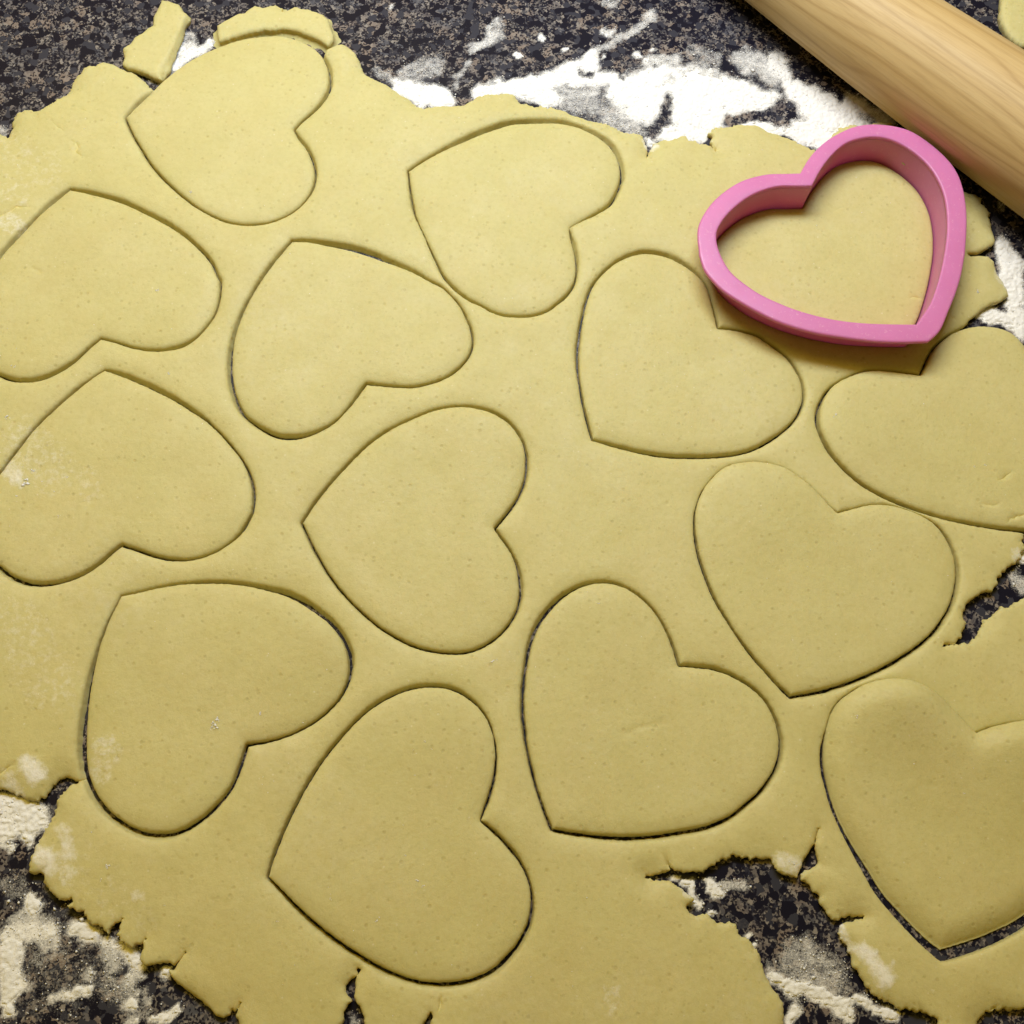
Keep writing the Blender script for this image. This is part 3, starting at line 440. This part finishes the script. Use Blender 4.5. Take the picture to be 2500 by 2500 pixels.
# ---------------------------------------------------------------- dough pieces
def cdt_slab(loops, keep, torn_tree, cut_tree, zfun, grid=.0022, extra=None, torn_amp=.0004, wall_in=.0004, floor=None, gap=None, close=.3):
    """triangulate the region bounded by closed loops (metres) with rounded shoulders; returns verts, faces"""
    K = 1000.; allb = np.vstack(loops); bt = tree(allb)
    pts = [l*K for l in loops]; edges = []; base = 0
    for l in loops:
        n = len(l); edges += [(base+i, base+(i+1) % n) for i in range(n)]; base += n
    for l in loops:
        n = normals(l)
        for sgn in (-1, 1):
            for j, (of, stp) in enumerate(((.00022, 1), (.00055, 1), (.0011, 2), (.0019, 3), (.0031, 4))):
                q = (l+n*of*sgn)[j % stp::stp]; ok = dist(bt, q) > of*.86
                pts.append(q[ok]*K)
    lo, hi = allb.min(0), allb.max(0)
    ys = np.arange(lo[1], hi[1], grid*.866); g = []
    for j, y in enumerate(ys):
        xs = np.arange(lo[0]+(j % 2)*grid/2, hi[0], grid); g.append(np.c_[xs, np.full(len(xs), y)])
    g = np.vstack(g); g += (RNG.rand(*g.shape)-.5)*grid*.3
    g = g[dist(bt, g) > .0041]
    if extra is not None and len(extra):
        et = tree(extra); g = g[dist(et, g) > .0009]; e = extra[dist(bt, extra) > .0004]; pts.append(e*K)
    pts.append(g*K)
    P2 = np.vstack(pts)
    V, E, Fc, _, oe, _ = delaunay_2d_cdt([Vector((float(a), float(b))) for a, b in P2], edges, [], 0, 1e-4)
    V = np.array([(v[0], v[1]) for v in V])/K
    con = {tuple(sorted(e)) for e, o in zip(E, oe) if len(o)}
    e2f = {}
    for fi, f in enumerate(Fc):
        for i in range(3):
            e2f.setdefault(tuple(sorted((f[i], f[(i+1) % 3]))), []).append(fi)
    comp = [-1]*len(Fc); ok = []; nc = 0
    A = np.array(Fc); tri = V[A]; ar = np.abs((tri[:, 1, 0]-tri[:, 0, 0])*(tri[:, 2, 1]-tri[:, 0, 1])-(tri[:, 2, 0]-tri[:, 0, 0])*(tri[:, 1, 1]-tri[:, 0, 1]))
    cen = tri.mean(1)
    for f0 in range(len(Fc)):
        if comp[f0] >= 0: continue
        st = [f0]; comp[f0] = nc; best = f0
        while st:
            f = st.pop()
            if ar[f] > ar[best]: best = f
            t = Fc[f]
            for i in range(3):
                e = tuple(sorted((t[i], t[(i+1) % 3])))
                if e in con: continue
                for g_ in e2f[e]:
                    if comp[g_] < 0: comp[g_] = nc; st.append(g_)
        ok.append(keep(cen[best])); nc += 1
    kept = [i for i in range(len(Fc)) if ok[comp[i]] and ar[i] > 1e-13]
    used = sorted({v for i in kept for v in Fc[i]}); mp = {v: i for i, v in enumerate(used)}
    V = V[used]; faces = []
    for i in kept:
        f = [mp[v] for v in Fc[i]]
        a, b, c = V[f[0]], V[f[1]], V[f[2]]
        if (b[0]-a[0])*(c[1]-a[1])-(c[0]-a[0])*(b[1]-a[1]) < 0: f = f[::-1]
        faces.append(tuple(f))
    cnt = {}
    for f in faces:
        for i in range(3): cnt.setdefault(tuple(sorted((f[i], f[(i+1) % 3]))), []).append((f[i], f[(i+1) % 3]))
    bd = [v[0] for v in cnt.values() if len(v) == 1]
    dc = dist(cut_tree, V); dt = dist(torn_tree, V)
    z = zfun(V, dc, dt)
    n0 = len(V); VV = [np.c_[V, z]]
    bv = sorted({a for e in bd for a in e}); bi = {a: i for i, a in enumerate(bv)}
    nm = np.zeros((len(bv), 2))
    for a, b in bd:
        t = V[b]-V[a]; n = np.array([t[1], -t[0]])       # interior on the left -> outward on the right
        nm[bi[a]] += n; nm[bi[b]] += n
    nm /= np.maximum(np.hypot(nm[:, 0], nm[:, 1]), 1e-9)[:, None]
    B = V[bv]; tz = z[bv]; torn = (dt[bv] < dc[bv])
    r1 = vn(B[:, 0]*900, B[:, 1]*900, 31)-.35; r2 = vn(B[:, 0]*500, B[:, 1]*500, 47)
    fl = np.zeros(len(B)) if floor is None else floor(B)
    gw = np.minimum(gap(B), .0024)*close*(.8+.5*r2) if gap else np.zeros(len(B))
    o1 = np.where(torn, torn_amp*r1*1.5, gw*.22); o2 = np.where(torn, torn_amp*(r1*.8-r2*.8), gw*.62); o3 = np.where(torn, -wall_in*(.2+1.6*r2), gw)
    for k, of in ((.72, o1), (.35, o2), (0, o3)):
        VV.append(np.c_[B+nm*of[:, None], fl+(tz-fl)*k+.00002])
    nb = len(bv)
    for a, b in bd:
        ia, ib = bi[a], bi[b]; ra = [a]+[n0+k*nb+ia for k in range(3)]; rb = [b]+[n0+k*nb+ib for k in range(3)]
        for k in range(3): faces.append((ra[k], ra[k+1], rb[k+1], rb[k]))
    return np.vstack(VV), faces
HL = {}
for k, s in HEARTS.items():
    l = heart_loop(P(s), ZD)
    HL[k] = (l[:, :2], np.maximum(l[:, 2]*(1.0 if k == 13 else 1.38)+.00016*(l[:, 2] > .0003), .00014))
ZF = .0180                                                     # top of the cutter's rim
def two_sides(s, z, n=150):
    A, B = sides(P(s), z)
    return [resample(A, np.hypot(*np.diff(A[:, :2], axis=0).T).sum()/n, False)[:, :2], resample(B, np.hypot(*np.diff(B[:, :2], axis=0).T).sum()/n, False)[:, :2]]
ci = two_sides(CUT_IN, ZF); co = two_sides(CUT_OUT, ZF)
nn = [min(len(a), len(b)) for a, b in zip(ci, co)]
CI = np.vstack([c[:n-1] for c, n in zip(ci, nn)]); CO = np.vstack([c[:n-1] for c, n in zip(co, nn)])
def clean(l, sp=.0005): return resample(l, sp)
JIT = lambda l, sd, a=.00010: l+normals(l)*((vn(l[:, 0]*1100, l[:, 1]*1100, sd)-.5)*2*a+(vn(l[:, 0]*300, l[:, 1]*300, sd+3)-.5)*a)[:, None]
hole = {k: JIT(clean(offset(l, wd/2)), 100+k) for k, (l, wd) in HL.items()}
cook = {k: JIT(clean(offset(l, -wd/2)), 200+k) for k, (l, wd) in HL.items()}
hole[14] = clean(offset(CI, .0014)); cook[14] = clean(offset(CI, -.00025))
outer = fractal(to_plane([p[:2] for p in P(SHEET)], ZD), .0013, 11)

crack_data = []
for s, wd, dp in CRACKS:
    c = resample(catmull(to_plane([p[:2] for p in P(s)], ZD), 6), .0005, False)
    t = np.gradient(c, axis=0); n = np.c_[-t[:, 1], t[:, 0]]/np.maximum(np.hypot(t[:, 0], t[:, 1]), 1e-9)[:, None]
    c = c+n*((vn(c[:, 0]*900, c[:, 1]*900, 5)-.5)*.0009)[:, None]
    crack_data.append((c, n, wd*.001, dp*.001, tree(c)))
crack_extra = np.vstack([np.vstack([c+n*(s*wd*.5) for s in (-2.2, -1, 0, 1, 2.2)]) for c, n, wd, dp, _ in crack_data])
def crack_drop(V):
    d = np.zeros(len(V))
    for c, n, wd, dp, kt in crack_data:
        lo, hi = c.min(0)-.004, c.max(0)+.004
        ix = np.where((V[:, 0] > lo[0]) & (V[:, 0] < hi[0]) & (V[:, 1] > lo[1]) & (V[:, 1] < hi[1]))[0]
        if len(ix) == 0: continue
        dd = dist(kt, V[ix]); e = np.minimum(np.hypot(*(V[ix]-c[0]).T), np.hypot(*(V[ix]-c[-1]).T))
        d[ix] = np.maximum(d[ix], dp*np.exp(-(dd/(wd*.55))**2)*(.35+.65*smooth(e, 0, .003)))
    return d
def waves(V):
    a = V[:, 0]*.77-V[:, 1]*.64; c = V[:, 0]*.64+V[:, 1]*.77          # faint roller marks
    return (vn(a*9, c*170, 301)-.5)*.00016+(vn(a*14, c*60, 302)-.5)*.00030+(fbm(V[:, 0]*32, V[:, 1]*32, 7, 2)-.5)*.0011+(vn(V[:, 0]*110, V[:, 1]*110, 21)-.5)*.00022
def shoulder(d, soft=.00085, fall=.0060, edge=.00060):
    return -soft*np.clip(1-d/fall, 0, 1)**2-edge*np.clip(1-d/.0009, 0, 1)**2
def sheet_z(V, dc, dt):
    z = ZD+waves(V)+shoulder(dc)
    tn = smooth(vn(V[:, 0]*75, V[:, 1]*75, 401), .15, .9)
    z += -(.0003+.0014*tn)*np.clip(1-dt/(.003+.006*tn), 0, 1)**2-.0006*np.clip(1-dt/.0010, 0, 1)**2
    z += -.0006*(1-smooth(dt, 0, .012))*fbm(V[:, 0]*260, V[:, 1]*260, 61, 3)
    return np.maximum(z-crack_drop(V), .0006)
GPT = tree(np.vstack([l for l, _ in HL.values()])); GWD = np.concatenate([wd*(.12 if k == 13 else 1.5 if k < 5 else 1.15 if k < 9 else 1) for k, (_, wd) in HL.items()])
def gap_w(B): return np.array([GWD[GPT.find((p[0], p[1], 0))[1]] for p in B])
def in_sheet(c):
    if not in_poly(c, outer): return False
    return not any(in_poly(c, h) for h in hole.values())
tt, tc = tree(outer), tree(np.vstack(list(hole.values())))
V, Fs = cdt_slab([outer]+list(hole.values()), in_sheet, tt, tc, sheet_z, extra=crack_extra, gap=gap_w, close=.36)
o = mesh_obj('dough_sheet', V, Fs, M_DO, attrs={'flour': density(to_photo(np.c_[V[:, :2], np.full(len(V), ZD)]), DF)})
tag(o, 'large rolled-out sheet of pale yellow cookie dough with torn edges and heart cut-outs', 'dough')

LABEL = {1: 'dough heart at top left with tip pointing left, under the curved dough scrap',
         2: 'dough heart at top centre whose notch is not cut through, tip pointing left',
         3: 'upper of the two dough hearts cut off by the left picture edge',
         4: 'dough heart with its tip at the top, between left-edge heart and top centre heart',
         5: 'dough heart left of and below the pink cutter, tip pointing down left',
         6: 'dough heart cut off by the right picture edge, right below the cutter tip',
         7: 'lower of the two dough hearts cut off by the left picture edge',
         8: 'dough heart in the middle of the sheet, tip pointing left',
         9: 'dough heart with faint uncut upper outline, below the heart at right edge',
         10: 'dough heart at lower left with white flour dab, above the torn left edge',
         11: 'lowest dough heart, bottom centre, tip pointing left',
         12: 'dough heart with tip down left, above the torn hole at the bottom',
         13: 'raised dough heart in bottom right corner with a wide dark gap under it',
         14: 'dough heart inside the pink heart cutter'}
# how far each heart was lifted when the cutter came away: (photo x, y of high spot, reach m, height m)
LIFT = {13: [((2180, 1650), .027, .0078), ((2530, 1780), .027, .0074)], 9: [((1880, 1190), .028, .0026)], 10: [((740, 1500), .030, .0030), ((400, 1480), .03, .0012)], 6: [((2090, 1020), .026, .0022)],
        12: [((1470, 1490), .024, .0018), ((1800, 1730), .02, .0005)], 11: [((1080, 1730), .026, .0015), ((720, 2060), .03, .0012)], 7: [((260, 970), .03, .0014)], 8: [((1150, 1040), .024, .0009)], 3: [((180, 510), .03, .0005)]}
for k in sorted(cook):
    lp = cook[k]; kt = tree(lp)
    lifts = [(to_plane([c], ZD)[0], r, h) for c, r, h in LIFT.get(k, [])]
    rnd = random.Random(k); tx, ty = rnd.uniform(-.004, .004), rnd.uniform(-.004, .004); c0 = lp.mean(0)
    def cz(V, dc, dt, k=k, lifts=lifts):
        z = ZD+waves(V+.3*k)*.8+shoulder(dc, .0036 if k == 13 else .00095, .0085 if k == 13 else .0060, .00055)+(V[:, 0]-c0[0])*tx+(V[:, 1]-c0[1])*ty
        for c, r, h in lifts:
            z += h*np.exp(-(np.hypot(*(V-c).T)/r)**2)
        return np.maximum(z-crack_drop(V), .0006)
    inb = crack_extra[[in_poly(q, lp) for q in crack_extra]] if k in (3, 6, 7, 10, 12, 14) else None
    V, Fs = cdt_slab([lp], lambda c, lp=lp: in_poly(c, lp), None, kt, cz, extra=inb, gap=gap_w, close=.18)
    o = mesh_obj('dough_heart', V, Fs, M_DO, attrs={'flour': density(to_photo(np.c_[V[:, :2], np.full(len(V), ZD)]), DF)})
    tag(o, LABEL[k], 'dough heart', 'hearts cut out of the dough')

def scrap(name, s, label, cat, amp, zf, seed, z=ZD, wall_in=.0004):
    lp = fractal(to_plane([p[:2] for p in P(s)], z), amp, seed)
    kt = tree(lp)
    V, Fs = cdt_slab([lp], lambda c: in_poly(c, lp), kt, None, zf, grid=.0014, wall_in=wall_in)
    o = mesh_obj(name, V, Fs, M_DO, attrs={'flour': np.zeros(len(V))}); tag(o, label, cat); return o
edge_round = lambda d: -.0006*np.clip(1-d/.0035, 0, 1)**2-.0006*np.clip(1-d/.0010, 0, 1)**2
cr = resample(to_plane([p[:2] for p in P('A1 1262,96 1240,150 1205,230 1175,310 1140,380 1110,430 1078,480')], ZD), .0005, False); crt = tree(cr); crn = np.array([.94, .34])
def strip_z(V, dc, dt):
    z = ZD+.0004+waves(V+.7)*.8+edge_round(dt)
    side = np.array([(v-cr[crt.find((v[0], v[1], 0))[1]])@crn for v in V])
    return z-.0013*smooth(side, -.0006, .0007)
scrap('dough_scrap', STRIP, 'short ragged strip of dough lying above the sheet at top left', 'dough scrap', .0008, strip_z, 71)
scrap('dough_scrap', ARC, 'curved offcut of dough along the top of the top left heart', 'dough scrap', .0006, lambda V, dc, dt: ZD+waves(V+1.1)+edge_round(dt), 83, wall_in=-.0017)
scrap('dough_round', DISC, 'rounded piece of dough behind the rolling pin in the top right corner', 'dough', .0003, lambda V, dc, dt: .0052+waves(V+2)+1.3*edge_round(dt), 91, .0052)
def crumb(px, z, r, seed, label):
    c = to_plane([px], z)[0]; bm = bmesh.new(); bmesh.ops.create_icosphere(bm, subdivisions=2, radius=r)
    rr = random.Random(seed); ph = [rr.uniform(0, 6) for _ in range(6)]
    for v in bm.verts:
        q = v.co/r; v.co *= 1+.25*math.sin(3*q.x+ph[0])*math.cos(4*q.y+ph[1])+.2*math.sin(6*q.z+ph[2]+5*q.x)
        v.co.x *= 1.5; v.co.z *= .7
    me = bpy.data.meshes.new('dough_crumb'); bm.to_mesh(me); bm.free(); me.materials.append(M_DO)
    me.polygons.foreach_set('use_smooth', [True]*len(me.polygons))
    o = bpy.data.objects.new('dough_crumb', me); sc.collection.objects.link(o); o.location = (c[0], c[1], z); o.rotation_euler = (0, 0, -.8)
    tag(o, label, 'crumb', 'crumbs of dough')
crumb((2208, 398), .0088, .0008, 1, 'larger dough crumb stuck low inside the pink cutter on its right lobe')
crumb((2219, 409), .0082, .0006, 2, 'smaller dough crumb inside the pink cutter, right beside a larger one')
crumb((1771, 709), .0046, .0007, 3, 'dough crumb at the outer lower left side of the pink cutter')

# ---------------------------------------------------------------- pink heart cutter
ctr = bpy.data.objects.new('cookie_cutter', None); sc.collection.objects.link(ctr); cc = CI.mean(0); ctr.location = (cc[0], cc[1], 0)
tag(ctr, 'pink plastic heart-shaped cookie cutter pressed into the dough', 'cookie cutter')
def sweep(prof):
    """prof: list of (f, e, z): point = CI + f*(CO-CI) + e*outward normal"""
    n = len(CI); nrm = normals(CI); L = CO-CI; ln = np.maximum(np.hypot(L[:, 0], L[:, 1]), 1e-6)[:, None]
    U = L/ln; v = []
    for f, e, z in prof: v.append(np.c_[CI+f*L+e*U-cc, np.full(n, z)])
    m_ = len(prof); fs = []
    ccw = area2(CI) > 0
    for j in range(m_):
        k = (j+1) % m_
        for i in range(n):
            i2 = (i+1) % n; q = (j*n+i, j*n+i2, k*n+i2, k*n+i)
            fs.append(q if ccw else q[::-1])
    return np.vstack(v), fs
rim = [(0, .0001, .01595), (0, .0000, .0173), (0, .00006, .01768), (0, .00028, .01792), (0, .0007, ZF), (0, .0012, ZF), (.5, 0, ZF+.00004), (1, -.0011, ZF), (1, -.0007, .01798), (1, -.00025, .01784), (1, -.00003, .0175),
       (1, 0, .0170), (1, -.0002, .0161), (1, -.0007, .01585), (.5, 0, .01585), (0, .0040, .01585)]
wall = [(0, .00012, .0006), (0, .0001, .01592), (0, .0032, .01592), (0, .0013, .0006)]
v, f = sweep(rim); mesh_obj('rim', v, [q[::-1] for q in f], M_PI, ctr)
v, f = sweep(wall); ow = mesh_obj('wall', v, [q[::-1] for q in f], M_PI, ctr)
for o in ctr.children:
    bm = bmesh.new(); bm.from_mesh(o.data); bmesh.ops.recalc_face_normals(bm, faces=bm.faces); bm.to_mesh(o.data); bm.free()
ow.data.polygons.foreach_set('use_smooth', [False]*len(ow.data.polygons))

# ---------------------------------------------------------------- rolling pin (slightly tapered, no handles)
PX, PA, PR, P1, P2_ = .18631, -.71831, .02468, .02879, -.1176
d = Vector((math.cos(PA), math.sin(PA), P1)).normalized()
bm = bmesh.new(); rings = []
NS = 96; L0, L1 = -.155, .245
for i, t in enumerate(np.linspace(L0, L1, 80)):
    r = PR+P1*t+P2_*t*t
    e = min(t-L0, L1-t)
    if e < .004: r *= math.sqrt(max(.15, 1-(1-e/.004)**2*.75))
    rings.append([bm.verts.new((r*math.cos(a), r*math.sin(a), t)) for a in np.linspace(0, 2*math.pi, NS, endpoint=False)])
for a, b in zip(rings, rings[1:]):
    for i in range(NS): bm.faces.new((a[i], a[(i+1) % NS], b[(i+1) % NS], b[i]))
bm.faces.new(rings[0][::-1]); bm.faces.new(rings[-1])
me = bpy.data.meshes.new('rolling_pin'); bm.to_mesh(me); bm.free(); me.materials.append(M_WO)
me.polygons.foreach_set('use_smooth', [len(p.vertices) == 4 for p in me.polygons])
pin = bpy.data.objects.new('rolling_pin', me); sc.collection.objects.link(pin)
q = d.to_track_quat('Z', 'Y'); pin.rotation_mode = 'QUATERNION'
from mathutils import Quaternion
pin.rotation_quaternion = q @ Quaternion((0, 0, 1), math.radians(PIN_SPIN)); pin.location = (PX, .33, PR)
tag(pin, 'plain wooden rolling pin lying beside the pink cutter at top right', 'rolling pin')

# ---------------------------------------------------------------- loose flour
fv = []; ff = []; nv = 0
st = .00042
xs = np.arange(-.262, .232, st); ys = np.arange(-.045, .43, st)
X, Y = np.meshgrid(xs, ys); pp = np.c_[X.ravel(), Y.ravel(), np.zeros(X.size)]
ph = to_photo(pp); ins = (ph[:, 0] > -60) & (ph[:, 0] < 2560) & (ph[:, 1] > -60) & (ph[:, 1] < 2560)
# cheap coarse density first
from_grid = np.zeros(len(pp)); ii = np.where(ins)[0]
ci_ = np.clip(np.searchsorted(gx, pp[ii, 0])-1, 0, len(gx)-2); cj_ = np.clip(np.searchsorted(gy, pp[ii, 1])-1, 0, len(gy)-2)
from_grid[ii] = gd.reshape(GX.shape)[cj_, ci_]
hot = np.where(from_grid > .3)[0]
den = np.zeros(len(pp)); den[hot] = density(ph[hot], CF)
hx, hy = pp[hot, 0], pp[hot, 1]
lump = fbm(hx*300, hy*300, 51, 4); fine = fbm(hx*950, hy*950, 77, 2)
hgt = np.full(len(pp), -1.); hgt[hot] = den[hot]*1.5-.85-(1-lump)*.90-(1-fine)*.80+.55
hgt = np.where(hgt > 0, .00042*(1-np.exp(-hgt*3)), hgt)
hgt[hot] = np.where(hgt[hot] > 0, hgt[hot]+(fine-.35)*.0006*np.minimum(1, hgt[hot]/.0003), hgt[hot])
Hh = hgt.reshape(X.shape); pos = Hh > 0
cell = pos[:-1, :-1] | pos[1:, :-1] | pos[:-1, 1:] | pos[1:, 1:]
idx = np.arange(X.size).reshape(X.shape)
c4 = np.stack([idx[:-1, :-1], idx[:-1, 1:], idx[1:, 1:], idx[1:, :-1]], -1)[cell]
us, inv = np.unique(c4.ravel(), return_inverse=True)
zz = np.where(hgt[us] > 0, hgt[us]+.00008, -.00002)
jt = (RNG.rand(len(us), 2)-.5)*st*.5
fv.append(np.c_[pp[us, :2]+jt, zz]); ff += [tuple(q) for q in inv.reshape(-1, 4)]; nv += len(us)
# grains and small clumps
def grains(xy, r, z0):
    global nv
    octa = np.array([(1, 0, 0), (-1, 0, 0), (0, 1, 0), (0, -1, 0), (0, 0, 1), (0, 0, -1)], float)
    of = [(0, 2, 4), (2, 1, 4), (1, 3, 4), (3, 0, 4), (2, 0, 5), (1, 2, 5), (3, 1, 5), (0, 3, 5)]
    n = len(xy); sc_ = r[:, None]*(.6+.8*RNG.rand(n, 3)); an = RNG.rand(n)*6.28
    p = octa[None]*sc_[:, None]*(.75+.5*RNG.rand(n, 6, 1)); c, s = np.cos(an)[:, None], np.sin(an)[:, None]
    x = p[..., 0]*c-p[..., 1]*s; y = p[..., 0]*s+p[..., 1]*c
    fv.append(np.stack([x+xy[:, :1], y+xy[:, 1:2], p[..., 2]*.7+(z0+r*.4)[:, None]], -1).reshape(-1, 3))
    for i in range(n):
        b = nv+i*6; ff.extend([(b+a, b+d_, b+e) for a, d_, e in of])
    nv += 6*n
N = 420000
xy = np.c_[RNG.rand(N)*.494-.262, RNG.rand(N)*.475-.045]
gi = np.clip(np.searchsorted(gx, xy[:, 0])-1, 0, len(gx)-2); gj = np.clip(np.searchsorted(gy, xy[:, 1])-1, 0, len(gy)-2)
dd = gd.reshape(GX.shape)[gj, gi]
keep = RNG.rand(N) < np.clip(dd*1.1, 0, .7)*(.25+1.1*fbm(xy[:, 0]*250, xy[:, 1]*250, 5, 3))**2
xy = xy[keep][:52000]
r = .00012+.00030*RNG.rand(len(xy))**2.2+.0005*(RNG.rand(len(xy)) < .03)*RNG.rand(len(xy))
grains(xy, r, np.zeros(len(xy)))
fl = []
for q in FLECKS.replace('\n', '|').split('|'):
    t, a, s_ = q.split(); o_ = OFF[t]; x, y = [float(v_) for v_ in a.split(',')]
    c = to_plane([(o_[0]+x*S_T, o_[1]+y*S_T)], ZD)[0]; R_ = float(s_)*S_T*.00015*.72
    for _ in range(max(2, int(float(s_)/2.2))):
        fl.append((c[0]+random.gauss(0, R_*.55), c[1]+random.gauss(0, R_*.55), R_*random.uniform(.25, .6)))
fl = np.array(fl)
pts_px = None
tops = [o for o in sc.objects if o.name.startswith(('dough_sheet', 'dough_heart'))]
bpy.context.view_layer.update()
from mathutils.bvhtree import BVHTree
dep = bpy.context.evaluated_depsgraph_get()
trees = [BVHTree.FromObject(o, dep) for o in tops]
def surface(x, y):
    best = -1
    for t_ in trees:
        h = t_.ray_cast(Vector((x, y, .016)), Vector((0, 0, -1)))
        if h[0] is not None: best = max(best, h[0].z)
    return best
zs = np.array([surface(a, b) for a, b, _ in fl]); k = zs > .002
grains(fl[k, :2], fl[k, 2]*.9, zs[k]-fl[k, 2]*.25)
# a sparse sprinkle of fine specks over the dough
xy = np.c_[RNG.rand(260)*.44-.22, RNG.rand(260)*.42-.03]; zs = np.array([surface(a, b) for a, b in xy]); k = zs > .0035
rr = .00010+.00013*RNG.rand(260)
grains(xy[k], rr[k], zs[k]-rr[k]*.3)
fo = mesh_obj('flour', np.vstack(fv), ff, M_FL)
tag(fo, 'white flour dusted over the countertop around the dough', 'flour', kind='stuff')
